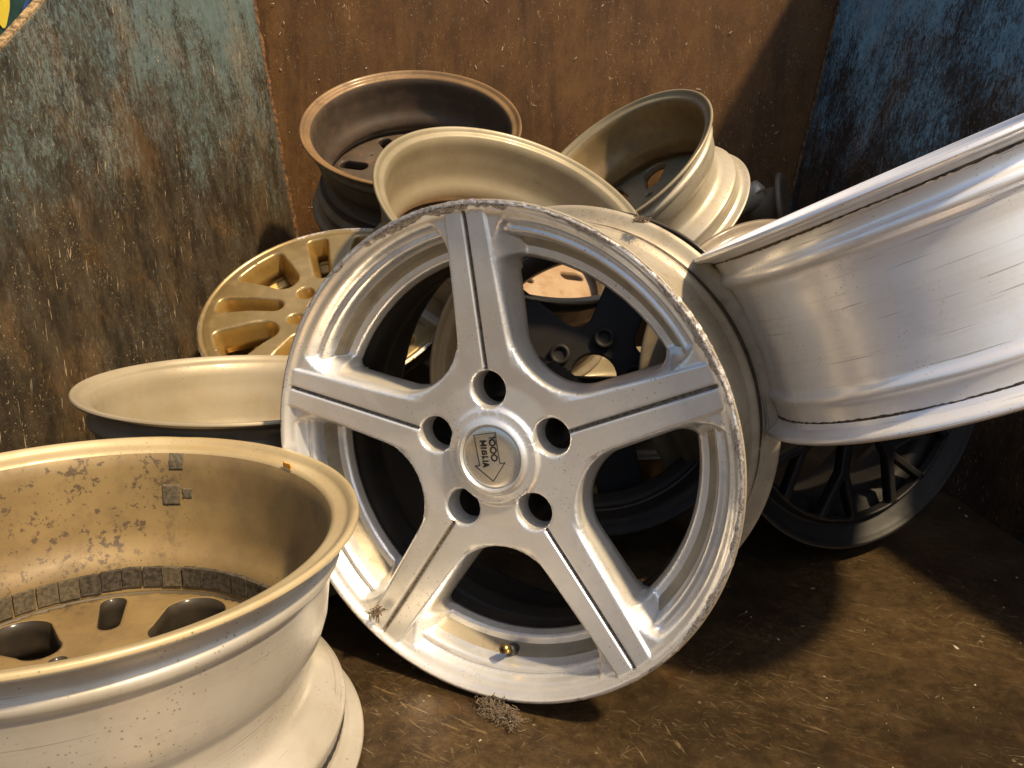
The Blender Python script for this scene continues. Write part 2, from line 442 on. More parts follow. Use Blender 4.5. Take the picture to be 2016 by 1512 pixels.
def face(parent, R, N, sdf, ztop, zback, mats, h=.012, names=None, classify=None, taper=0.0, wallsteps=3, phase=0.0, levels=(0, -.008, -.018, -.032), wall_mi=0, back_mi=0,
         rmax=1.0, extra=None, noise_lip=None, groove=None, exclude=None, rings=.86, ringstep=.009, deep=None):
    """cast wheel face, unit radius coordinates. The wedge between pattern axis (angle 0) and angle pi/N is triangulated,
    mirrored and repeated; walls drop round every opening. sdf > 0 in the openings."""
    ha = math.pi / N
    nx = int(1.02 / h) + 2
    pts = []
    gx, gy = np.meshgrid(np.arange(0, nx) * h, np.arange(0, nx) * h * .866)
    gx = gx + (np.arange(nx) % 2)[:, None] * h * .5
    P = np.stack([gx.ravel(), gy.ravel()], 1)
    r = np.hypot(P[:, 0], P[:, 1])
    ang = np.arctan2(P[:, 1], P[:, 0])
    dE = np.minimum(P[:, 1], P[:, 0] * math.sin(ha) - P[:, 1] * math.cos(ha))
    s = sdf(P)
    keep = (dE > h * .45) & (r < rmax - h * .5) & (s < -h * .35)
    if exclude is not None:
        keep &= ~exclude(P)
    keep &= r < rings - .004
    pts.append(P[keep])
    # concentric rings over the relief near the lip
    ringpts = []
    for i, rr in enumerate(np.arange(rings, rmax - .0045, ringstep)):
        k = max(6, int(round(ha * rr / (h * .9))))
        A = (np.arange(k + 1)) / k * ha
        E = np.stack([rr * np.cos(A), rr * np.sin(A)], 1)
        E = E[sdf(E) < -h * .25]
        if exclude is not None and len(E):
            E = E[~exclude(E)]
        ringpts.append(E)
    # edges of the wedge
    t = np.arange(0.0, rmax + 1e-6, h * .8)
    t[0] = 0
    for a in (0.0, ha):
        E = np.stack([t * math.cos(a), t * math.sin(a)], 1)
        E = E[(sdf(E) < -h * .2) & (t[:len(E)] < 9)]
        E = E[np.hypot(E[:, 0], E[:, 1]) < rings - .004]
        if exclude is not None and len(E):
            E = E[~exclude(E)]
        pts.append(E)
    # outer circle and fine rings by the lip
    for rr in (rmax,):
        k = max(6, int(ha * rr / (h * .6)))
        A = np.linspace(0, ha, k + 1)
        E = np.stack([rr * np.cos(A), rr * np.sin(A)], 1)
        pts.append(E[sdf(E) < -h * .2])
    pts += ringpts
    if extra is not None:
        E = np.array(extra)
        dd = np.minimum(E[:, 1], E[:, 0] * math.sin(ha) - E[:, 1] * math.cos(ha))
        pts.insert(0, E[(dd > -1e-6) & (np.hypot(E[:, 0], E[:, 1]) < rmax - .01) & (sdf(E) < -h * .2)])
    side = []
    tt = np.linspace(0.001, rmax, 3000)
    for a in (0.0, ha):
        E = np.stack([tt * math.cos(a), tt * math.sin(a)], 1)
        v = sdf(E)
        for i in np.nonzero(v[:-1] * v[1:] < 0)[0]:
            q = tt[i] + (tt[i + 1] - tt[i]) * v[i] / (v[i] - v[i + 1])
            side.append((q * math.cos(a), q * math.sin(a)))
    # level sets of the openings
    f = h * .45
    m = int(1.0 / f) + 2
    X, Y = np.meshgrid(np.arange(m) * f - f * .5, np.arange(m) * f - f * .5)
    G = np.stack([X.ravel(), Y.ravel()], 1)
    SG = sdf(G).reshape(m, m)
    for li, L in enumerate(levels):
        Z = SG - L
        c = []
        for dx, dy in ((0, 1), (1, 0)):
            A = Z[:m - dy, :m - dx] if True else None
            B = Z[dy:, dx:]
            A = Z[:m - dy, :m - dx]
            k = (A * B) < 0
            iy, ix = np.nonzero(k)
            tt = A[iy, ix] / (A[iy, ix] - B[iy, ix])
            c.append(np.stack([X[iy, ix] + tt * dx * f, Y[iy, ix] + tt * dy * f], 1))
        c = np.concatenate(c)
        for _ in range(4):
            e = 1e-4
            v0 = sdf(c) - L
            g = np.stack([(sdf(c + [e, 0]) - L - v0) / e, (sdf(c + [0, e]) - L - v0) / e], 1)
            c = c - np.clip(v0[:, None] * g / (np.sum(g * g, 1)[:, None] + .05), -.01, .01)
        c = c[abs(sdf(c) - L) < .002]
        dE = np.minimum(c[:, 1], c[:, 0] * math.sin(ha) - c[:, 1] * math.cos(ha))
        rr = np.hypot(c[:, 0], c[:, 1])
        c = c[(dE > -h * .3) & (rr < rmax - .015)]
        # snap to the wedge sides
        y0 = abs(c[:, 1]) < h * .16
        c[y0, 1] = 0
        nd = c[:, 0] * math.sin(ha) - c[:, 1] * math.cos(ha)
        sn = abs(nd) < h * .16
        c[sn] -= nd[sn, None] * np.array([math.sin(ha), -math.cos(ha)])
        dE = np.minimum(c[:, 1], c[:, 0] * math.sin(ha) - c[:, 1] * math.cos(ha))
        c = c[dE > -1e-9]
        # thin
        sp = h * (.42 if L == 0 else .6)
        cell = {}
        for p in c:
            kx, ky = int(p[0] // sp), int(p[1] // sp)
            ok = True
            for a in (-1, 0, 1):
                for b in (-1, 0, 1):
                    for q in cell.get((kx + a, ky + b), ()):
                        if (q[0] - p[0]) ** 2 + (q[1] - p[1]) ** 2 < sp * sp:
                            ok = False
            if ok:
                cell.setdefault((kx, ky), []).append(p)
        if cell:
            pts.insert(0 if li == 0 else 1, np.array([p for v in cell.values() for p in v]))
    if side:
        pts.insert(0, np.array(side))
    # merge near duplicates, the contour first
    cell = {}
    out = []
    sp = h * .30
    for P in pts:
        for p in P:
            kx, ky = int(math.floor(p[0] / sp)), int(math.floor(p[1] / sp))
            ok = True
            for a in (-1, 0, 1):
                for b in (-1, 0, 1):
                    for q in cell.get((kx + a, ky + b), ()):
                        if (q[0] - p[0]) ** 2 + (q[1] - p[1]) ** 2 < sp * sp:
                            ok = False
            if ok:
                cell.setdefault((kx, ky), []).append(p)
                out.append(p)
    res = delaunay_2d_cdt([Vector((float(p[0]), float(p[1]))) for p in out], [], [], 0, 1e-9)
    V = np.array([(v[0], v[1]) for v in res[0]])
    T = np.array([t for t in res[2] if len(t) == 3])
    cen = V[T].mean(1)
    a = V[T]
    area = abs((a[:, 1, 0] - a[:, 0, 0]) * (a[:, 2, 1] - a[:, 0, 1]) - (a[:, 2, 0] - a[:, 0, 0]) * (a[:, 1, 1] - a[:, 0, 1]))
    allin = (abs(sdf(V))[T] < h * .05).all(1)
    T = T[(sdf(cen) < 0) & (area > 1e-9) & ~(allin & (sdf(cen) > -h * .02))]
    # repeat
    VV, TT = [], []
    for k in range(N):
        for s in (1, -1):
            q = V * [1, s]
            an = 2 * ha * k
            rot = np.array([[math.cos(an), -math.sin(an)], [math.sin(an), math.cos(an)]])
            TT.append((T if s == 1 else T[:, ::-1]) + len(VV) * len(V))
            VV.append(q @ rot.T)
    VV = np.concatenate(VV)
    TT = np.concatenate(TT)
    key = {}
    idx = np.zeros(len(VV), int)
    uni = []
    for i, p in enumerate(np.round(VV * 20000).astype(int)):
        k = None
        for dx in (0, -1, 1):
            for dy in (0, -1, 1):
                if (p[0] + dx, p[1] + dy) in key:
                    k = key[(p[0] + dx, p[1] + dy)]
                    break
            if k is not None:
                break
        if k is None:
            k = len(uni)
            key[(p[0], p[1])] = k
            uni.append(i)
        idx[i] = k
    V2 = VV[uni]
    T2 = idx[TT]
    T2 = T2[(T2[:, 0] != T2[:, 1]) & (T2[:, 1] != T2[:, 2]) & (T2[:, 0] != T2[:, 2])]
    # orientation up
    a = V2[T2]
    cr = (a[:, 1, 0] - a[:, 0, 0]) * (a[:, 2, 1] - a[:, 0, 1]) - (a[:, 2, 0] - a[:, 0, 0]) * (a[:, 1, 1] - a[:, 0, 1])
    T2[cr < 0] = T2[cr < 0][:, ::-1]
    zt = ztop(V2)
    zb = zback(V2)
    rr = np.hypot(V2[:, 0], V2[:, 1])
    top = np.column_stack([V2, zt])
    if noise_lip is not None:
        k = noise_lip(V2)
        top[:, :2] *= (1 - k)[:, None]
        top[:, 2] -= k * .6
    # boundary edges
    E = np.concatenate([T2[:, [0, 1]], T2[:, [1, 2]], T2[:, [2, 0]]])
    ek = {}
    for a, b in E:
        k = (min(a, b), max(a, b))
        ek[k] = None if k in ek else (a, b)
    B = [e for e in ek.values() if e is not None and not (rr[e[0]] > rmax - .002 and rr[e[1]] > rmax - .002)]
    verts = [top]
    faces = [list(t) for t in T2]
    mi = [0] * len(faces)
    nv = len(top)
    bv = sorted(set([a for e in B for a in e]))
    bi = {v: i for i, v in enumerate(bv)}
    e = 1e-4
    Q = V2[bv]
    # nearest wedge coordinates for the gradient
    s0 = sdf_full(sdf, N, Q)
    g = np.stack([(sdf_full(sdf, N, Q + [e, 0]) - s0) / e, (sdf_full(sdf, N, Q + [0, e]) - s0) / e], 1)
    g /= np.maximum(np.linalg.norm(g, axis=1), .3)[:, None]
    rows = [bv]
    for k in range(1, wallsteps + 1):
        t = k / wallsteps
        z = top[bv, 2] * (1 - t) + zb[bv] * t
        xy = Q + g * taper * t
        verts.append(np.column_stack([xy, z]))
        rows.append(list(range(nv, nv + len(bv))))
        nv += len(bv)
    rowmap = [dict(zip(bv, r)) for r in rows]
    for a, b in B:
        for k in range(wallsteps):
            faces.append([b, a, rowmap[k + 1][a], rowmap[k + 1][b]] if k == 0 else [rowmap[k][b], rowmap[k][a], rowmap[k + 1][a], rowmap[k + 1][b]])
            mi.append(wall_mi)
    # back sheet
    inb = rr < .90
    bvert = {}
    newv = []
    last = rowmap[-1]
    for t in T2:
        if inb[t].all():
            q = []
            for v in t:
                if v in last:
                    q.append(last[v])
                else:
                    if v not in bvert:
                        bvert[v] = nv
                        newv.append((V2[v, 0], V2[v, 1], zb[v]))
                        nv += 1
                    q.append(bvert[v])
            faces.append(q[::-1])
            mi.append(back_mi)
    if newv:
        verts.append(np.array(newv))
    A = np.concatenate(verts)
    A = A * R
    if phase:
        cp, sp_ = math.cos(phase), math.sin(phase)
        A = np.column_stack([A[:, 0] * cp - A[:, 1] * sp_, A[:, 0] * sp_ + A[:, 1] * cp, A[:, 2]])
    # smooth normals over everything
    Nn = np.zeros_like(A)
    for f_ in (3, 4):
        Fa = np.array([q for q in faces if len(q) == f_])
        if len(Fa) == 0:
            continue
        nn = np.cross(A[Fa[:, 1]] - A[Fa[:, 0]], A[Fa[:, 2]] - A[Fa[:, 0]])
        for k in range(f_):
            np.add.at(Nn, Fa[:, k], nn)
    Nn /= np.maximum(np.linalg.norm(Nn, axis=1), 1e-12)[:, None]
    mi = np.array(mi)
    if classify is None:
        return [mesh_obj(names or 'face', A, faces, mats, parent, True, mi)]
    fc = np.array([np.mean([A[i] for i in f], 0) for f in faces]) / R
    if phase:
        cp, sp_ = math.cos(-phase), math.sin(-phase)
        fc = np.column_stack([fc[:, 0] * cp - fc[:, 1] * sp_, fc[:, 0] * sp_ + fc[:, 1] * cp, fc[:, 2]])
    cl = classify(fc[:, :2])
    if deep is not None:
        mi[(mi == 1) & (np.hypot(fc[:, 0], fc[:, 1]) < .37) & (fc[:, 2] < -.17)] = deep  # shade deep in the lug holes, painted on as a darker wall material
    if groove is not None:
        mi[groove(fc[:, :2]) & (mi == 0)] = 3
    # a class keeps one connected piece, stray slivers go to the neighbour they touch
    for _ in range(2):
        for k in sorted(set(cl.tolist())):
            sel = np.nonzero(cl == k)[0]
            par = {}
            def find(x):
                while par.setdefault(x, x) != x:
                    par[x] = par[par[x]]
                    x = par[x]
                return x
            for f in sel:
                r0 = find(faces[f][0])
                for v_ in faces[f][1:]:
                    par[find(v_)] = r0
            comp = {}
            for f in sel:
                comp.setdefault(find(faces[f][0]), []).append(f)
            if len(comp) > 1:
                main_ = max(comp, key=lambda c_: len(comp[c_]))
                owner = {}
                for f in range(len(faces)):
                    if cl[f] != k:
                        for v_ in faces[f]:
                            owner[v_] = cl[f]
                for c_, fs in comp.items():
                    if c_ != main_:
                        o_ = [owner[v_] for f in fs for v_ in faces[f] if v_ in owner]
                        print('stray', k, len(fs), o_[:1])
                        if o_:
                            for f in fs:
                                cl[f] = max(set(o_), key=o_.count)
    objs = []
    for k in sorted(set(cl.tolist())):
        sel = np.nonzero(cl == k)[0]
        used = sorted(set(i for f in sel for i in faces[f]))
        mp = {v: i for i, v in enumerate(used)}
        objs.append(mesh_obj(names[k], A[used], [[mp[i] for i in faces[f]] for f in sel], mats, parent, True, mi[sel], Nn[used]))
    return objs

def fold(N, P):
    """bring points into the wedge 0..pi/N"""
    a = np.arctan2(P[:, 1], P[:, 0])
    r = np.hypot(P[:, 0], P[:, 1])
    p = 2 * math.pi / N
    a = abs((a + p / 2) % p - p / 2)
    return np.stack([r * np.cos(a), r * np.sin(a)], 1)

def sdf_full(sdf, N, P):
    return sdf(fold(N, P))

def mirror2(N, P):
    """coordinates of P seen from the neighbouring spoke axis"""
    p = 2 * math.pi / N
    c, s = math.cos(p), math.sin(p)
    return np.stack([P[:, 0] * c + P[:, 1] * s, P[:, 0] * s - P[:, 1] * c], 1)

def hashn(A, k, seed):
    rng = np.random.default_rng(seed)
    o = 0
    for f in k:
        o = o + np.sin(A * f + rng.uniform(0, 6.28)) * rng.uniform(.4, 1)
    return o / len(k)

def disc(name, r, z0, z1, mat, parent, seg=64, bev=.15, dome=0.0):
    h = z1 - z0
    b = min(r, abs(h)) * bev
    prof = [(z0, 0), (z0, r), (z1 - b, r), (z1 - b * .3, r - b * .3), (z1, r - b)]
    if dome:
        prof += [(z1 + dome * (1 - t * t), (r - b) * t) for t in (.8, .6, .4, .2)]
    prof.append((z1 + dome, 0))
    A = np.linspace(0, 2 * math.pi, seg, endpoint=False)
    V = []
    for z, q in prof:
        for a in A:
            V.append((q * math.cos(a), q * math.sin(a), z))
    F = []
    for i in range(len(prof) - 1):
        for j in range(seg):
            k = (j + 1) % seg
            F.append((i * seg + j, i * seg + k, (i + 1) * seg + k, (i + 1) * seg + j))
    return mesh_obj(name, V, F, mat, parent)

def ring(name, r0, r1, z0, z1, mat, parent, seg=64):
    b = (r1 - r0) * .15
    P = [(z0, r0), (z1 - b, r0), (z1, r0 + b), (z1, r1 - b), (z1 - b, r1), (z0, r1)]
    return revolve(name, P, [mat], [0] * len(P), parent, seg)

def flat_poly(verts2, z0, z1):
    n = len(verts2)
    V = [(x, y, z0) for x, y in verts2] + [(x, y, z1) for x, y in verts2]
    F = [tuple(range(n - 1, -1, -1)), tuple(range(n, 2 * n))] + [(i, (i + 1) % n, n + (i + 1) % n, n + i) for i in range(n)]
    return V, F

def tube_path(P, r, seg=6):
    """verts, faces of a tube along P"""
    P = [Vector(p) for p in P]
    V, F = [], []
    up = Vector((.3, .5, .8))
    for i, p in enumerate(P):
        t = (P[min(i + 1, len(P) - 1)] - P[max(i - 1, 0)]).normalized()
        a = t.cross(up)
        if a.length < 1e-4:
            a = t.cross(Vector((1, 0, 0)))
        a.normalize()
        b = t.cross(a)
        ra = r(i / (len(P) - 1)) if callable(r) else r
        for k in range(seg):
            q = 2 * math.pi * k / seg
            V.append(p + (a * math.cos(q) + b * math.sin(q)) * ra)
    for i in range(len(P) - 1):
        for k in range(seg):
            j = (k + 1) % seg
            F.append((i * seg + k, i * seg + j, (i + 1) * seg + j, (i + 1) * seg + k))
    F.append(tuple(range(seg - 1, -1, -1)))
    F.append(tuple((len(P) - 1) * seg + k for k in range(seg)))
    return V, F

def joined(name, parts, mat, parent=None, smooth=True):
    V, F = [], []
    for v, f in parts:
        o = len(V)
        V += [tuple(x) for x in v]
        F += [tuple(i + o for i in q) for q in f]
    return mesh_obj(name, V, F, mat, parent, smooth)

# ------------------------------------------------------------------ the setting: floor plate, skip walls
YB = 2.10
def wall_x(side, y, z):
    if side < 0:
        return -(.517 + .085 * (YB - y) + .117 * z)
    return .640 + .040 * (YB - y) + .165 * z
def edge_z(y, side=-1):                          # slanting top edge of the side plates
    return min(1.18, .157 + .66 * (y - 1.124) + .463 + (.17 if side > 0 else 0))

def sheet(name, fn, nu, nv, mat, parent, thick, warp=.0015, seed=0):
    rng = random.Random(seed)
    V, F = [], []
    ph = [rng.uniform(0, 6) for _ in range(8)]
    P = [[None] * (nv + 1) for _ in range(nu + 1)]
    for i in range(nu + 1):
        for j in range(nv + 1):
            P[i][j] = Vector(fn(i / nu, j / nv))
    a = (P[nu][0] - P[0][0]).normalized()
    b = (P[0][nv] - P[0][0]).normalized()
    n = a.cross(b).normalized()
    for i in range(nu + 1):
        for j in range(nv + 1):
            p = P[i][j]
            d = warp * (math.sin(p.y * 9 + p.x * 7 + ph[0]) * math.sin(p.z * 8 + ph[1]) + .5 * math.sin(p.y * 23 + p.x * 21 + ph[2]) * math.sin(p.z * 19 + ph[3]))
            V.append(p + n * d)
    k = len(V)
    V += [v - n * thick for v in V[:k]]
    w_ = nv + 1
    for i in range(nu):
        for j in range(nv):
            q = (i * w_ + j, (i + 1) * w_ + j, (i + 1) * w_ + j + 1, i * w_ + j + 1)
            F.append(q)
            F.append(tuple(k + x for x in q[::-1]))
    loop = [i * w_ for i in range(nu + 1)] + [nu * w_ + j for j in range(1, nv + 1)] + [i * w_ + nv for i in range(nu - 1, -1, -1)] + [j for j in range(nv - 1, 0, -1)]
    m0 = len(V)
    V += [V[i] for i in loop] + [V[k + i] for i in loop]
    L_ = len(loop)
    for i in range(L_):
        j = (i + 1) % L_
        F.append((m0 + i, m0 + L_ + i, m0 + L_ + j, m0 + j))
    return mesh_obj(name, V, F, mat, parent)

Y0 = .19
fl = mesh_obj('floor', [(-1.0, -.6, 0), (1.0, -.6, 0), (1.0, 2.2, 0), (-1.0, 2.2, 0), (-1.0, -.6, -.008), (1.0, -.6, -.008), (1.0, 2.2, -.008), (-1.0, 2.2, -.008)],
              [(0, 1, 2, 3), (7, 6, 5, 4), (0, 4, 5, 1), (1, 5, 6, 2), (2, 6, 7, 3), (3, 7, 4, 0)], M['floor'], None, False)
fl['kind'] = 'structure'
gr = mesh_obj('ground', [(-200, -200, -.10), (200, -200, -.10), (200, 200, -.10), (-200, 200, -.10)], [(0, 1, 2, 3)], M['outside'], None, False)
gr['kind'] = 'structure'

skip = thing('steel_skip', 'worn steel skip with flaking blue side plates and a rust-brown back plate', 'skip')
def side_fn(side):
    def fn(u, v):
        y = Y0 + (YB - Y0) * u
        z = max(.02, edge_z(y, side)) * v
        return (wall_x(side, y, z), y, z)
    return fn
sheet('side_plate', side_fn(-1), 70, 44, M['left'], skip, -.006, seed=3)['label'] = 'left side plate with flaking teal paint'
sheet('side_plate', side_fn(1), 70, 44, M['right'], skip, .006, seed=5)['label'] = 'right side plate with flaking blue paint, in shade'
sheet('back_plate', lambda u, v: (wall_x(-1, YB, v * 1.18) * (1 - u) + wall_x(1, YB, v * 1.18) * u, YB, v * 1.18), 50, 44, M['back'], skip, .006, seed=7)
rng = random.Random(4)
for side in (-1, 1):
    P = []
    for i in range(60):
        z = 1.18 * i / 59
        P.append((wall_x(side, YB - .004, z) - side * .004 + rng.uniform(-.0012, .0012), YB - .005 + rng.uniform(-.001, .001), z))
    v, f = tube_path(P, lambda t: .0075 + .0012 * math.sin(t * 90), 8)
    mesh_obj('weld_seam', v, f, M['weld'], skip)
    # flat bar along the slanting top edge
    parts = []
    n = 40
    V = []
    for i in range(n + 1):
        y = Y0 + (YB - Y0) * i / n
        z = edge_z(y, side)
        x = wall_x(side, y, z)
        j = rng.uniform(-.0012, .0012)
        for dx, dz in ((-.003, -.012), (-.003, .004 + j), (.009, .005 + j), (.009, -.010)):
            V.append((x + side * dx, y, z + dz))
    F = []
    for i in range(n):
        for k in range(4):
            q = (i * 4 + k, i * 4 + (k + 1) % 4, (i + 1) * 4 + (k + 1) % 4, (i + 1) * 4 + k)
            F.append(q if side > 0 else q[::-1])
    F += [(3, 2, 1, 0), (n * 4, n * 4 + 1, n * 4 + 2, n * 4 + 3)]
    mesh_obj('edge_bar', V, F, M['lip'], skip, False)

# green painted board outside, over the left edge
bd = thing('painted_board', 'dark green painted board with yellow and blue strokes in the top left corner', 'board')
bd.location = (-1.12, 1.9, 0)
v, f = flat_poly([(-.9, -.09), (.9, -.09), (.9, 1.5), (-.9, 1.5)], -.02, 0)
V = [(z, x, y) for x, y, z in v]
mesh_obj('board', V, f, M['green'], bd, False)
pts = []
for i in range(28):
    a = 2 * math.pi * i / 28
    r = 1 + .12 * math.sin(3 * a + 1)
    pts.append((.032 + .032 * r * math.cos(a), .845 + .062 * r * math.sin(a)))
v, f = flat_poly(pts, .001, .003)
mesh_obj('yellow_stroke', [(z, x, y) for x, y, z in v], f, M['yellow'], bd, False)
pts = [(.02, .728), (.062, .775), (.100, .812), (.150, .872), (.162, .872), (.112, .808), (.072, .766), (.030, .722)]
v, f = flat_poly(pts, .001, .0025)
mesh_obj('blue_stroke', [(z, x, y) for x, y, z in v], f, M['blue'], bd, False)

# ------------------------------------------------------------------ hero wheel
def hero():
    R = .228
    Wd = .205
    t = thing('alloy_wheel', 'silver five-spoke wheel standing upright in the middle with a scuffed lip and centre cap', 'wheel',
              frame((-.027, .675, -.253), (-.426, -.902, .068)))
    wb = lambda a: np.interp(a, [0, .3, .45, .6, .8, .95, 1.1], [.158, .132, .111, .103, .093, .085, .084])
    def ww(a):
        base = wb(a) + .014
        fl = np.interp(a, [0, .80, .83, .86, .88, .90, .915, .93, .94, .95, .958, .965, 1.2], [0, .092, .097, .105, .114, .127, .140, .158, .173, .190, .205, .220, .230]) + .012
        return np.maximum(base, fl)
    def D(P, flare=True):
        Q = mirror2(5, P)
        f = ww if flare else (lambda a: wb(a) + .014)
        return fillet(P[:, 1] - f(P[:, 0]), Q[:, 1] - f(Q[:, 0]), .27)
    ro = .80
    def sdf(P):
        r = np.hypot(P[:, 0], P[:, 1])
        d = D(P, False)
        s = fillet(d, ro - r, .045)
        lug = .071 - np.hypot(P[:, 0] - .272, P[:, 1])
        return np.maximum(s, lug)
    rp = [(.78, -.206), (.80, -.206), (.845, -.200), (.858, -.190), (.868, -.165), (.878, -.118), (.886, -.096), (.896, -.084), (.905, -.090), (.912, -.092), (.919, -.082), (.926, -.060), (.935, -.043),
          (.945, -.034), (.956, -.026), (.964, -.016), (.972, -.004), (.980, .002), (.989, .000), (.996, -.006), (1.0, -.014)]
    rx = np.array([a for a, b in rp]); rz = np.array([b for a, b in rp])
    def zr(r):
        k = .003
        return (np.interp(r - k, rx, rz) + np.interp(r, rx, rz) * 2 + np.interp(r + k, rx, rz)) / 4
    def zs(r):
        return -(.012 + .128 * (1 - np.maximum(r, .30)) ** .9)
    def ztop(P):
        Pf = fold(5, P)
        r = np.hypot(Pf[:, 0], Pf[:, 1])
        a, b = Pf[:, 0], Pf[:, 1]
        base = zs(r)
        fade = ss(r, .36, .52)
        d = D(Pf)
        dn = D(Pf, False)
        # two tiers on the spokes
        web = base - .014 * fade
        bar = ss(b - wb(a), .004, -.006)
        z = web + .014 * fade * bar
        # shoulder and flank
        s0 = .013
        dd = np.where(r > .76, d, dn)
        dd = dn * (1 - ss(r, .70, .80)) + d * ss(r, .70, .80)
        q = dd + s0
        rnd = .011
        g = np.where(q < 0, 0, np.where(q < rnd, q * q / (2 * rnd) * 2.2, 2.2 * (q - rnd / 2)))
        z = z - g
        # groove
        gd = ss(b, .0120, .0035) * ss(r, .348, .356) * (1 - ss(r, .958, .964))
        z = z - .013 * gd
        # spoke end step at the lip
        z = z - 3.0 * np.clip(r - .962, 0, 1)
        # boss
        z = z + .016 * ss(r, .206, .188) + .016 * ss(r, .162, .140) - .018 * ss(r, .134, .128)
        # lug hole bevel
        lg = np.hypot(a - .272, b) - .071
        z = z - .010 * (1 - np.clip(lg / .010, 0, 1)) ** 2
        k = .006
        R_z = np.where(r > .775, zr(r), -9)
        m = np.maximum(z, R_z)
        dif = abs(z - R_z)
        m = m + np.where(dif < k, (k - dif) ** 2 / (4 * k), 0)
        # rounding of the opening edge on the rim side
        se = -sdf(Pf)
        m = m - .010 * (1 - np.clip(se / .010, 0, 1)) ** 2
        return m
    def zback(P):
        r = np.hypot(P[:, 0], P[:, 1])
        return np.where(r > .74, -.252, np.where(r < .37, -.42, -.235))
    def cls(F):
        a = np.arctan2(F[:, 1], F[:, 0])
        r = np.hypot(F[:, 0], F[:, 1])
        k = np.round(a / (2 * math.pi / 5)).astype(int) % 5
        Ff = fold(5, F)
        c = np.where(r < .37, 0, 1 + k)
        rim = (D(Ff) > 0.012) & (r > .795) | (r > .950)
        return np.where(rim, 6, c)
    ex = []
    for i, q in enumerate(np.arange(.352, .972, .0065)):
        for o in (0, .0045, .0075, .0105, .0150):
            ex.append((q, o))
        if q > .42:
            w0 = float(wb(q))
            for o in (-.011, -.006, -.002, .002, .006):
                ex.append((q, w0 + o))
    def exclude(P):
        q = np.hypot(P[:, 0], P[:, 1])
        return ((q > .12) & (q < .212)) | ((P[:, 1] < .021) & (q > .350) & (q < .976)) | ((abs(P[:, 1] - wb(P[:, 0]) + .002) < .013) & (q > .42) & (q < .975))
    for rr in (.124, .128, .131, .134, .138, .146, .154, .162, .186, .191, .197, .203, .208):
        for k in range(0, 15):
            an = math.pi / 5 * k / 14
            ex.append((rr * math.cos(an), rr * math.sin(an)))
    def nl(P):
        a = np.arctan2(P[:, 1], P[:, 0])
        r = np.hypot(P[:, 0], P[:, 1])
        k = hashn(a, (31, 57, 83, 121, 190, 260), 3) * .5 + .5
        am = ss(hashn(a, (2, 3, 5, 7), 9), -.35, .45)
        return ss(r, .984, 1.0) * k ** 2 * am * .011
    ph = R_(96.7)
    face(t, R, 5, sdf, ztop, zback, [M['hero'], M['hero_in'], M['dust_shade'], M['groove_tone']], h=.0125, phase=ph, wall_mi=1, back_mi=2, groove=lambda F: (fold(5, F)[:, 1] < .0074) & (np.hypot(F[:, 0], F[:, 1]) > .352) & (np.hypot(F[:, 0], F[:, 1]) < .96), names=['hub', 'spoke', 'spoke', 'spoke', 'spoke', 'spoke', 'rim_front'], classify=cls,
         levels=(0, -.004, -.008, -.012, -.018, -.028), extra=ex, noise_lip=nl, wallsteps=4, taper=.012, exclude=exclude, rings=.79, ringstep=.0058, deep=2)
    barrel(t, R, Wd, [M['beige_out'], M['dust_shade'], M['beige_out']], drop=.52, zunder=-.252 * R, runder=.80)
    # centre cap: dish, seam, disc with the print
    zc = -.0865 * R
    c = disc('centre_cap', .1245 * R, zc - .008, zc + .0005, M['cap'], t, 96, .10, .0010)
    zz = zc + .00155
    V, F = [], []
    parts = []
    def stroke(p, q, wd):
        p, q = Vector(p), Vector(q)
        d = (q - p).normalized()
        n = Vector((-d.y, d.x)) * wd / 2
        p2, q2 = p - d * wd * .3, q + d * wd * .3
        parts.append(flat_poly([tuple(p2 - n), tuple(q2 - n), tuple(q2 + n), tuple(p2 + n)], zz, zz + .00025))
    def poly(pts, wd, closed=True):
        n = len(pts)
        for i in range(n if closed else n - 1):
            stroke(pts[i], pts[(i + 1) % n], wd)
    mm = .001
    arrow = [(-17.9, 18.4), (3.4, 24.0), (9.5, -3.9), (14.3, -2.5), (3.1, -21.8), (-15.8, -10.2), (-10.9, -9.2)]
    poly([(x * mm, y * mm) for x, y in arrow], .0006)
    joined('arrow_outline', parts, M['print'], c, False)
    # text frame: reading direction and letter-up direction in the cap plane
    parts = []
    e = Vector((3.4 + 0.6, -4.4 - 17.7)).normalized()       # along 1000
    upv = Vector((-e.y, e.x))
    if upv.x < 0:
        upv = -upv
    upv = Vector((abs(upv.x), upv.y))
    def T(o, x, y):
        p = Vector(o) + e * x + upv * y
        return (p.x * mm, p.y * mm)
    o1 = (-2.2, 19.0)
    def tstroke(o, a, b, wd):
        stroke(T(o, *a), T(o, *b), wd * mm)
    tstroke(o1, (.9, 0), (.9, 5.6), 1.1)
    tstroke(o1, (-.3, 4.8), (.9, 5.4), 1.0)
    for k in range(3):
        cx = 5.2 + k * 7.0
        pr = []
        for i in range(24):
            a = 2 * math.pi * i / 24
            pr.append(T(o1, cx + 2.75 * math.cos(a), 2.5 + 2.75 * math.sin(a)))
        poly(pr, 1.25 * mm)
    o2 = (-11.2, 14.6)
    hh = 5.4
    L = []
    # M
    L += [((.8, 0), (.8, hh), 1.5), ((.8, hh - .6), (3.0, 1.6), 1.5), ((3.0, 1.6), (5.2, hh - .6), 1.5), ((5.2, 0), (5.2, hh), 1.5)]
    # I
    L += [((7.8, 0), (7.8, hh), 1.4)]
    # G
    L += [((14.2, hh - .7), (11.2, hh - .7), 1.2), ((11.2, hh - .7), (10.6, .7), 1.5), ((10.6, .7), (14.0, .7), 1.2), ((14.0, .7), (14.0, 2.8), 1.3), ((14.0, 2.8), (12.6, 2.8), 1.0)]
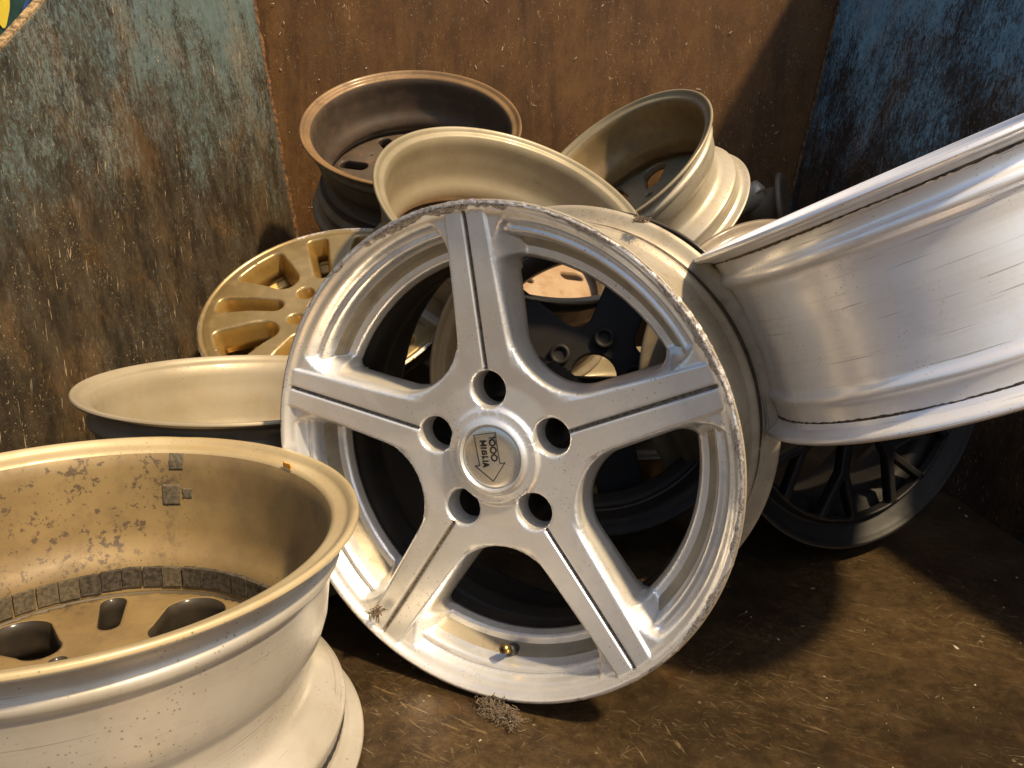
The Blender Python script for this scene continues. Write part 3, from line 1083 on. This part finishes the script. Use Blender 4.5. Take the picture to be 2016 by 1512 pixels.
    # L
    L += [((16.6, 0), (16.6, hh), 1.4), ((16.6, .7), (19.0, .7), 1.2)]
    # I
    L += [((21.0, 0), (21.0, hh), 1.3)]
    # A
    L += [((23.0, 0), (24.8, hh), 1.5), ((24.8, hh), (26.6, 0), 1.5), ((23.6, 1.4), (26.0, 1.4), 1.5)]
    sx = .92
    for a, b, wd in L:
        tstroke(o2, (a[0] * sx, a[1]), (b[0] * sx, b[1]), wd)
    joined('cap_lettering', parts, M['print'], c, False)
    # valve
    va = R_(-84.5)
    base = Vector((math.cos(va), math.sin(va), 0)) * R * .862
    base.z = -.176 * R
    dirv = (Vector((-math.cos(va), -math.sin(va), 0)) * .55 + Vector((0, 0, 1))).normalized()
    v, f = tube_path([base - dirv * .006, base + dirv * .002, base + dirv * .008, base + dirv * .0115], lambda t: .0078 - .0035 * t, 20)
    vs = mesh_obj('valve_stem', v, f, M['rubber'], t)
    v, f = tube_path([base + dirv * .010, base + dirv * .015, base + dirv * .0151, base + dirv * .024], lambda t: .0036 if t < .5 else .0044, 18)
    mesh_obj('valve_tip', v, f, M['brass'], vs)
    v, f = tube_path([base + dirv * .0236, base + dirv * .02425], .0026, 14)
    mesh_obj('valve_bore', v, f, M['rubber'], vs)
    return t
hero()

# ------------------------------------------------------------------ generic wheels, mostly seen from the open side
def std_ztop(depth=.05, dish=.06, ro=.86):
    def z(P):
        r = np.hypot(P[:, 0], P[:, 1])
        rim = np.interp(r, [.84, .88, .93, .955, .97, .985, 1.0], [-.10, -.085, -.05, -.03, -.008, .002, -.014])
        return rim * ss(r, ro - .03, ro + .015) - (depth + dish * (ro - np.minimum(r, ro))) * (1 - ss(r, ro - .03, ro + .015))
    return z

def windows(N, kind, **k):
    """opening shapes in unit radius"""
    def cap(P, x0, x1, w0, w1):
        t = np.clip((P[:, 0] - x0) / (x1 - x0), 0, 1)
        return (w0 + (w1 - w0) * t) - np.hypot(P[:, 0] - (x0 + (x1 - x0) * t), P[:, 1])
    def rot(P, a):
        c, s = math.cos(-a), math.sin(-a)
        return np.stack([P[:, 0] * c - P[:, 1] * s, P[:, 0] * s + P[:, 1] * c], 1)
    h = math.pi / N
    bore = k.get('bore', .14)
    def f(P):
        r = np.hypot(P[:, 0], P[:, 1])
        if kind == 'alternate':
            s = np.maximum(cap(P, *k['a']), cap(rot(P, h), *k['b']))
        elif kind == 'single':
            s = cap(P, *k['a'])
        elif kind == 'mesh':
            solid = -1 + 0 * r
            def seg(p, q, w):
                p, q = np.array(p), np.array(q)
                t = np.clip(((P - p) @ (q - p)) / ((q - p) @ (q - p)), 0, 1)
                return w - np.linalg.norm(P - (p + t[:, None] * (q - p)), axis=1)
            solid = np.maximum(seg((0, 0), (.52, 0), .030), seg((.52, 0), (.90 * math.cos(h * .52), .90 * math.sin(h * .52)), .020))
            solid = np.maximum(solid, .30 - r)
            s = np.minimum(-solid, .82 - r)
        elif kind == 'star':
            Q = mirror2(N, P)
            wd = lambda a: np.interp(a, [0, .3, .8, 1], k['w'])
            s = fillet(fillet(P[:, 1] - wd(P[:, 0]), Q[:, 1] - wd(Q[:, 0]), .14), .84 - r, .06)
        s = np.minimum(s, k.get('rmax', .82) - r)
        if bore:
            s = np.maximum(s, bore - r)
        lr = k.get('lug', .045)
        if lr:
            la = k.get('lug_at', 0)
            q = rot(P, la)
            s = np.maximum(s, lr - np.hypot(q[:, 0] - k.get('lug_r', .265), q[:, 1]))
        return s
    return f

def wheel(name, label, pos, nrm, R, Wd, mats, facemat, sdf, N, from_rear, runder=.86, edge_back=None, well=.045, phase=0.0, depth=.06, dish=.06, thick=.09, drop=.5, h=.022, taper=0, wall=None, back=None, lipw=.021,
          rearface=None, cat='wheel', cls=None, names=None, levels=(0, -.010, -.022), ztop=None):
    """pos is the middle of the rear flange when from_rear (then nrm points to the face), else of the front flange"""
    n = Vector(nrm).normalized()
    c = Vector(pos) + (n * Wd if from_rear else Vector((0, 0, 0)))
    t = thing(name, label, cat, frame(c, n))
    zt = ztop or std_ztop(depth, dish)
    zb = lambda P: (np.where(np.hypot(P[:, 0], P[:, 1]) > .80, -(depth + thick), -(depth + thick) - dish * (.86 - np.hypot(P[:, 0], P[:, 1])) * .9))
    if edge_back:
        zb0 = zb
        zb = lambda P: np.where(np.hypot(P[:, 0], P[:, 1]) > runder - .015, edge_back, zb0(P))
    ml = [facemat, wall or facemat, back or facemat]
    face(t, R, N, sdf, zt, zb, ml, h=h, phase=phase, wall_mi=1, back_mi=2, taper=taper, levels=levels, classify=cls, names=names or 'face_disc')
    barrel(t, R, Wd, mats, drop=drop, zunder=-(depth + thick) * R, runder=runder, seg=180, lipw=lipw, well=well)
    return t

# bottom left wheel: open side up, lying on its face
bl = wheel('alloy_wheel', 'cream wheel in the lower left corner, yellow inside with a strip of balance weights', (-.337, .581, -.264), (-.024, -.022, -1), .215, .212,
           [M['cream_out'], M['yellow_in'], M['yellow_lip']], M['yellow_in'],
           windows(5, 'alternate', a=(.42, .58, .085, .135), b=(.46, .66, .045, .055), bore=.13, lug=.035, lug_at=0.0, lug_r=.27), 5, True, runder=.755, edge_back=-.135, wall=M['dust_shade'], phase=R_(16), depth=.12, dish=.02, thick=.18, drop=.36, h=.02, lipw=.023)  # shade in the window openings is put into the wall colour
def band_patch(parent, name, R, z0, z1, a0, a1, th, mat, seg=4, jag=0.0, seed=0, r_of=None):
    rng = random.Random(seed)
    V, F = [], []
    for i in range(seg + 1):
        a = a0 + (a1 - a0) * i / seg
        for (z, r) in ((z0 + rng.uniform(-jag, jag), R), (z1 + rng.uniform(-jag, jag), R)):
            for q in (r + .001, r - th):
                V.append((q * math.cos(a), q * math.sin(a), z))
    for i in range(seg):
        b = i * 4
        F += [(b + 1, b + 3, b + 7, b + 5), (b, b + 4, b + 6, b + 2), (b, b + 1, b + 5, b + 4), (b + 2, b + 6, b + 7, b + 3)]
    F += [(0, 2, 3, 1), (seg * 4, seg * 4 + 1, seg * 4 + 3, seg * 4 + 2)]
    return mesh_obj(name, V, F, mat, parent, False)

# mid left wheel
wheel('alloy_wheel', 'pale tan wheel lying open side up by the left plate, behind the lower left wheel', (-.333, .981, -.261), (-.037, -.048, -.998), .195, .215,
      [M['rust_out'], M['pale_in'], M['pale_in']], M['pale_in'], windows(5, 'alternate', a=(.44, .70, .06, .13), b=(.46, .78, .03, .045)), 5, True, drop=.42)

# gold and machined wheel
def gold_sdf():
    h = math.pi / 5
    def rot(P, a):
        c, s = math.cos(-a), math.sin(-a)
        return np.stack([P[:, 0] * c - P[:, 1] * s, P[:, 0] * s + P[:, 1] * c], 1)
    def f(P):
        r = np.hypot(P[:, 0], P[:, 1])
        ang = np.arctan2(P[:, 1], P[:, 0])
        wide = fillet(fillet((.085 + .150 * np.clip((P[:, 0] - .42) / .46, 0, 1)) - P[:, 1], P[:, 0] - .42, .07), .875 - r, .06)
        Q = rot(P, h)
        y = abs(Q[:, 1])
        nar = fillet(fillet((.062 + .022 * np.clip((Q[:, 0] - .36) / .5, 0, 1)) - y, Q[:, 0] - .36, .06), .88 - r, .05)
        s = np.maximum(wide, nar)
        s = np.maximum(s, .15 - r)
        s = np.maximum(s, .062 - np.hypot(P[:, 0] - .265, P[:, 1]))
        return s
    return f
def gold_top(P):
    r = np.hypot(P[:, 0], P[:, 1])
    s = -sdf_full(gold_sdf(), 5, P)
    z = np.interp(r, [0, .3, .6, .9, .945, .957, .965, .972, .99, 1.0], [-.045, -.02, .012, .004, -.004, -.012, -.010, .004, .002, -.012])
    return z - .018 * (1 - np.clip(s / .018, 0, 1)) ** 2
wheel('alloy_wheel', 'wheel with a polished face and gold painted pockets, leaning on the left', (-.305, 1.332, -.217), (-.083, -.499, .863), .215, .175,
      [M['rust_out'], M['gold'], M['machined']], M['machined'], gold_sdf(), 5, False, phase=R_(149), depth=.0, dish=.0, thick=.19, wall=M['gold'], back=M['gold'], taper=.045,
      h=.017, levels=(0, -.006, -.013, -.022), ztop=gold_top)

# rusty one at the back left
wheel('alloy_wheel', 'rust-brown wheel with a dark inside, at the back left by the back plate', (-.207, 1.758, .087), (-.031, .539, -.842), .228, .19,
      [M['rust_out'], M['rust_in'], M['rust_lip']], M['rust_in'], windows(8, 'single', a=(.55, .70, .07, .07), bore=.15, lug=.03, lug_at=.39), 8, True, phase=.3, drop=.42, depth=.16, thick=.10)

# tan one in the centre
wheel('alloy_wheel', 'plain tan wheel tilted open side up, directly behind the top of the five-spoke wheel', (.010, 1.370, -.062), (-.301, .463, -.834), .240, .195,
      [M['rust_out'], M['tan_in'], M['tan_in']], M['steel_disc'], windows(8, 'single', a=(.60, .70, .050, .050), bore=.15, lug=.04, lug_at=.39), 8, True, phase=.2, drop=.42, depth=.10, thick=.12)

# white one at the back right
wheel('alloy_wheel', 'speckled cream wheel at the back right, its open side tilted up to the left', (.2045, 1.708, .0064), (.578, .372, -.726), .2173, .175,
      [M['white_out'], M['yellow_in'], M['tan_in']], M['tan_in'], windows(5, 'alternate', a=(.46, .68, .08, .13), b=(.50, .76, .03, .045)), 5, True, phase=1.0, drop=.42)

# bright wheel at the right
wheel('alloy_wheel', 'bright silver wheel seen from the side, jutting in from the right edge', (.372, .785, .002), (.401, -.171, -.900), .215, .19,
      [M['bright'], M['pale_in'], M['bright']], M['bright'], windows(5, 'alternate', a=(.46, .68, .08, .13), b=(.50, .76, .03, .045)), 5, True, phase=.5, drop=.50, well=.0245)

# dark multi-spoke wheel in the shade
wheel('alloy_wheel', 'dark grey wheel with thin forked spokes, in the shade under the bright silver wheel', (.428, .947, -.256), (.375, -.922, .096), .205, .19,
      [M['rust_out'], M['black'], M['white_out']], M['dark'], windows(9, 'mesh', bore=.10, lug=0), 9, False, phase=R_(-100), depth=.03, dish=.04, thick=.07, wall=M['dark'], back=M['black'])

# black wheel seen through the openings of the large one
n = Vector((.13, .93, -.30)).normalized()
hubp = Vector((.117, 1.132, -.293))
bw = wheel('alloy_wheel', 'black wheel with bolt bosses, seen through the openings of the silver five-spoke wheel', hubp - n * .118, n, .214, .135,
           [M['rust_out'], M['dust_shade'], M['dust_shade']], M['black'], windows(5, 'star', w=[.18, .16, .15, .18], bore=.155, lug=0), 5, True, phase=R_(38), depth=.02, dish=.0, thick=.11, drop=.5)  # shade behind the five-spoke wheel is put into the lip and inside colour
for k in range(5):
    a = R_(104) + k * 2 * math.pi / 5
    b = ring('lug_boss', .0085, .0150, -.036, -.030, M['black'], bw, 32)
    b.location = (math.cos(a) * .057, math.sin(a) * .057, 0)
    d = disc('bolt_hole_plug', .0085, -.030, -.033, M['black'], bw, 24)
    d.location = (math.cos(a) * .057, math.sin(a) * .057, -.0)

# small flat wheel behind it
wheel('alloy_wheel', 'small dull tan wheel on the floor behind the black wheel', (.20, 1.42, -.335), (.05, -.10, -1), .19, .14,
      [M['rust_out'], M['tan_in'], M['tan_in']], M['steel_disc'], windows(5, 'alternate', a=(.46, .68, .08, .13), b=(.50, .76, .03, .045)), 5, True)

# balance weights, tape residue, chalk on the lower left wheel
def inner_r(t, z):
    zs_, rs_ = INNER[t.name]
    return float(np.interp(z, zs_, rs_))
rng = random.Random(11)
a = -58.0
k = 0
wt = []
while a < 40:
    da = 6.6 + rng.uniform(-.2, .2)
    mt = M['residue'] if k in (0, 1, 2, 3, 8) else M['lead']
    z0 = -.0905 + rng.uniform(-.0006, .0006) + (.002 if k < 5 else 0)
    o = band_patch(bl, 'balance_weight', inner_r(bl, -.08) + .0004, z0, z0 + .0200, R_(a), R_(a + da - .22), .0042 + rng.uniform(-.0004, .0006), mt, 4, .0003, k)
    a += da + (rng.choice((0, 0, 0, .5)))
    k += 1
def patch(t, a0, a1, z0, z1, seed, mat=None, name='tape_residue', th=.0006):
    """ragged thin patch following the inside of the barrel"""
    rng = random.Random(seed)
    nu, nv = 10, 8
    V, F = [], []
    for i in range(nu + 1):
        for j in range(nv + 1):
            e = 1 if i in (0, nu) or j in (0, nv) else 0
            aa = R_(a0 + (a1 - a0) * i / nu + e * rng.uniform(-.12, .12))
            z = z0 + (z1 - z0) * j / nv + e * rng.uniform(-.0004, .0004)
            r = inner_r(t, z) - th
            V.append((r * math.cos(aa), r * math.sin(aa), z))
    for i in range(nu):
        for j in range(nv):
            q = i * (nv + 1) + j
            F.append((q, q + 1, q + nv + 2, q + nv + 1))
    n0 = len(V)
    V += [(x * 1.006, y * 1.006, z) for x, y, z in V]
    F += [tuple(n0 + x for x in f[::-1]) for f in F]
    rim = [i * (nv + 1) for i in range(nu + 1)] + [nu * (nv + 1) + j for j in range(1, nv + 1)] + [i * (nv + 1) + nv for i in range(nu - 1, -1, -1)] + [j for j in range(nv - 1, 0, -1)]
    for i in range(len(rim)):
        p, q = rim[i], rim[(i + 1) % len(rim)]
        F.append((p, q, n0 + q, n0 + p))
    return mesh_obj(name, V, F, mat or M['residue'], t, True)
patch(bl, -2.2, 2.0, -.2010, -.1850, 1)
patch(bl, -4.6, .8, -.1700, -.1485, 2)
patch(bl, 1.6, 4.6, -.1660, -.1560, 3)
# black bead line and chalk on the lower flange of that wheel
def outer_band(t, name, R0, z0, z1, a0, a1, mat, th=.0007, jag=.0009, seg=160, seed=0, wob=3):
    rng = random.Random(seed)
    V, F = [], []
    for i in range(seg + 1):
        aa = R_(a0 + (a1 - a0) * i / seg)
        taper = min(1, i / 6, (seg - i) / 6)
        zc, zh = (z0 + z1) / 2, (z1 - z0) / 2 * taper * (.8 + .3 * math.sin(aa * wob))
        for z in (zc - zh + rng.uniform(-jag, jag) * taper, zc + zh + rng.uniform(-jag, jag) * taper):
            for r in (R0 - .002, R0 + th):
                V.append((r * math.cos(aa), r * math.sin(aa), z))
    for i in range(seg):
        b = i * 4
        F += [(b + 1, b + 5, b + 7, b + 3), (b, b + 2, b + 6, b + 4), (b, b + 4, b + 5, b + 1), (b + 2, b + 3, b + 7, b + 6)]
    F += [(0, 1, 3, 2), (seg * 4, seg * 4 + 2, seg * 4 + 3, seg * 4 + 1)]
    return mesh_obj(name, V, F, mat, t, False)
outer_band(bl, 'bead_residue', .215 - .0172, -.0290, -.0190, 20, 150, M['rubber'], seed=4)
outer_band(bl, 'chalk_mark', .215 - .0170, -.036, -.031, 109, 113, M['chalk'], seg=14, seed=5, jag=.0016)
patch(bl, 38.0, 41.5, -.2090, -.2035, 7, M['chalk'], 'chalk_mark', .0004)

hw = bpy.data.objects['alloy_wheel']
M['bead_dirt'] = simple('brown_bead_dirt', (0.11, 0.08, 0.052), .75, .1, .5, 160, .5)
outer_band(hw, 'bead_residue', .228 - .0180, -.205 + .0095, -.205 + .0340, 0, 359.5, M['bead_dirt'], seed=14, jag=.0012, seg=420, wob=5, th=.0016)
rw = [o for o in bpy.data.objects if 'jutting in' in o.get('label', '')][0]
outer_band(rw, 'bead_residue', .215 - .0163, -.19 + .0118, -.19 + .0142, 0, 359.5, M['bead_dirt'], seed=15, jag=.0005, seg=420, wob=7, th=.0004)
outer_band(rw, 'bead_residue', .215 - .0164, -.0165, -.0143, 0, 359.5, M['bead_dirt'], seed=16, jag=.0005, seg=420, wob=9, th=.0004)

# odd cast part in the back right corner
hb = thing('cast_hub', 'off-white cast part with a round flange and one dark hole, in the back right corner', 'metal part', frame((.615, 1.86, -.085), (.86, -.42, .20)))
P = [(0, .0), (0, .070), (-.003, .074), (-.010, .075), (-.013, .072), (-.014, .050), (-.030, .046), (-.075, .042), (-.082, .030), (-.083, 0)]
revolve('flange', smooth_profile(P, 1), [M['rust_out'], M['white_out']], [0] * 40, hb, 64)
b = disc('bolt_boss', .024, 0, .028, M['white_out'], hb, 40)
b.location = (-.028, .052, -.070)
b.rotation_euler = (R_(50), R_(-20), 0)
d = disc('bolt_hole', .0105, .0278, .0288, M['rubber'], b, 28)
v, f = tube_path([(-.015, .03, -.06), (-.045, .035, -.09), (-.09, .02, -.12), (-.15, -.005, -.16), (-.22, -.03, -.21)], lambda t: .030 + .008 * math.sin(t * 3), 20)
mesh_obj('arm', v, f, M['white_out'], hb)

# lint tangles
def lint(name, label, c, size, n, seed, flat=.45, tail=None):
    rng = random.Random(seed)
    parts = []
    for i in range(n):
        p = Vector((rng.gauss(0, size * .35), rng.gauss(0, size * .35), abs(rng.gauss(0, size * .22)) * flat + .0008))
        if tail:
            p += Vector(tail) * rng.random() ** 1.6
        d = Vector((rng.uniform(-1, 1), rng.uniform(-1, 1), rng.uniform(-.4, .4))).normalized()
        P = [p.copy()]
        for k in range(9):
            d = (d + Vector((rng.uniform(-1, 1), rng.uniform(-1, 1), rng.uniform(-.6, .6))) * .85).normalized()
            p = p + d * size * .10
            if p.z < .0006:
                p.z = .0006
            P.append(p.copy())
        parts.append(tube_path(P, rng.uniform(.00015, .0004) if n > 200 else rng.uniform(.0002, .0005), 4))
    o = joined(name, parts, M['lint'])
    o.location = c
    o['label'] = label
    o['category'] = 'lint'
    return o
lint('lint_tangle', 'tangle of grey lint on the floor at the foot of the five-spoke wheel', (-.022, .652, 0), .012, 800, 3, 1.0, (.024, -.026, 0))
o = lint('lint_tangle', 'small tuft of lint caught on the lower left lip of the five-spoke wheel', (-.130, .706, .066), .008, 60, 8, 1.5, (-.004, 0, -.012))
o = lint('lint_tangle', 'brown crumb of lint on the barrel behind the top of the five-spoke wheel', (.125, .800, .432), .009, 70, 12, .9)

# paint flakes and swarf lying on the floor, and flakes stuck to the plates
rng = random.Random(21)
def flake(p, n, size, rng, elong=2.5):
    n = Vector(n).normalized()
    a = n.cross(Vector((rng.uniform(-1, 1), rng.uniform(-1, 1), rng.uniform(-1, 1)))).normalized()
    b = n.cross(a)
    k = rng.randint(5, 8)
    e = rng.uniform(1, elong)
    V = []
    bend = rng.uniform(.0, .3) * size
    for top in (0, 1):
        for i in range(k):
            q = 2 * math.pi * i / k
            r = size * rng.uniform(.55, 1)
            x, y = math.cos(q) * r * e, math.sin(q) * r
            V.append(Vector(p) + a * x + b * y + n * (.0003 + top * .0005 + bend * (x / (size * e)) ** 2))
    F = [tuple(range(k - 1, -1, -1)), tuple(range(k, 2 * k))] + [(i, (i + 1) % k, k + (i + 1) % k, k + i) for i in range(k)]
    return V, F
parts = []
for i in range(170):
    x, y = rng.uniform(-.25, .66), rng.uniform(.30, 1.25)
    parts.append(flake((x, y, 0), (0, 0, 1), rng.choice((.0005, .0007, .0009, .0016)) * rng.uniform(.7, 1.2), rng, 3))
o = joined('floor_flakes', parts, M['chip'], None, False)
o['kind'] = 'stuff'
o['label'] = 'scattered pale paint flakes and swarf on the floor plate'
parts = []
for i in range(150):
    u_, v_ = rng.random(), rng.random()
    x0, x1 = wall_x(-1, YB, v_ * 1.1), wall_x(1, YB, v_ * 1.1)
    parts.append(flake((x0 + (x1 - x0) * u_, YB - .0015, .3 + v_ * .8), (0, -1, 0), rng.choice((.0006, .0008, .0011, .0016)), rng, 5))
for i in range(170):
    y, z = rng.uniform(.8, 2.0), rng.uniform(.1, .95)
    if z < edge_z(y) - .03:
        parts.append(flake((wall_x(-1, y, z) + .002, y, z), (1, 0, .1), rng.choice((.0006, .0009, .0012, .0018)), rng, 5))
for i in range(60):
    y, z = rng.uniform(1.1, 2.0), rng.uniform(.45, 1.1)
    if z < edge_z(y) - .03:
        parts.append(flake((wall_x(1, y, z) - .002, y, z), (-1, 0, .1), rng.choice((.0008, .0012, .002)), rng, 3))
o = joined('plate_flakes', parts, M['chip'], skip, False)
o['kind'] = 'stuff'
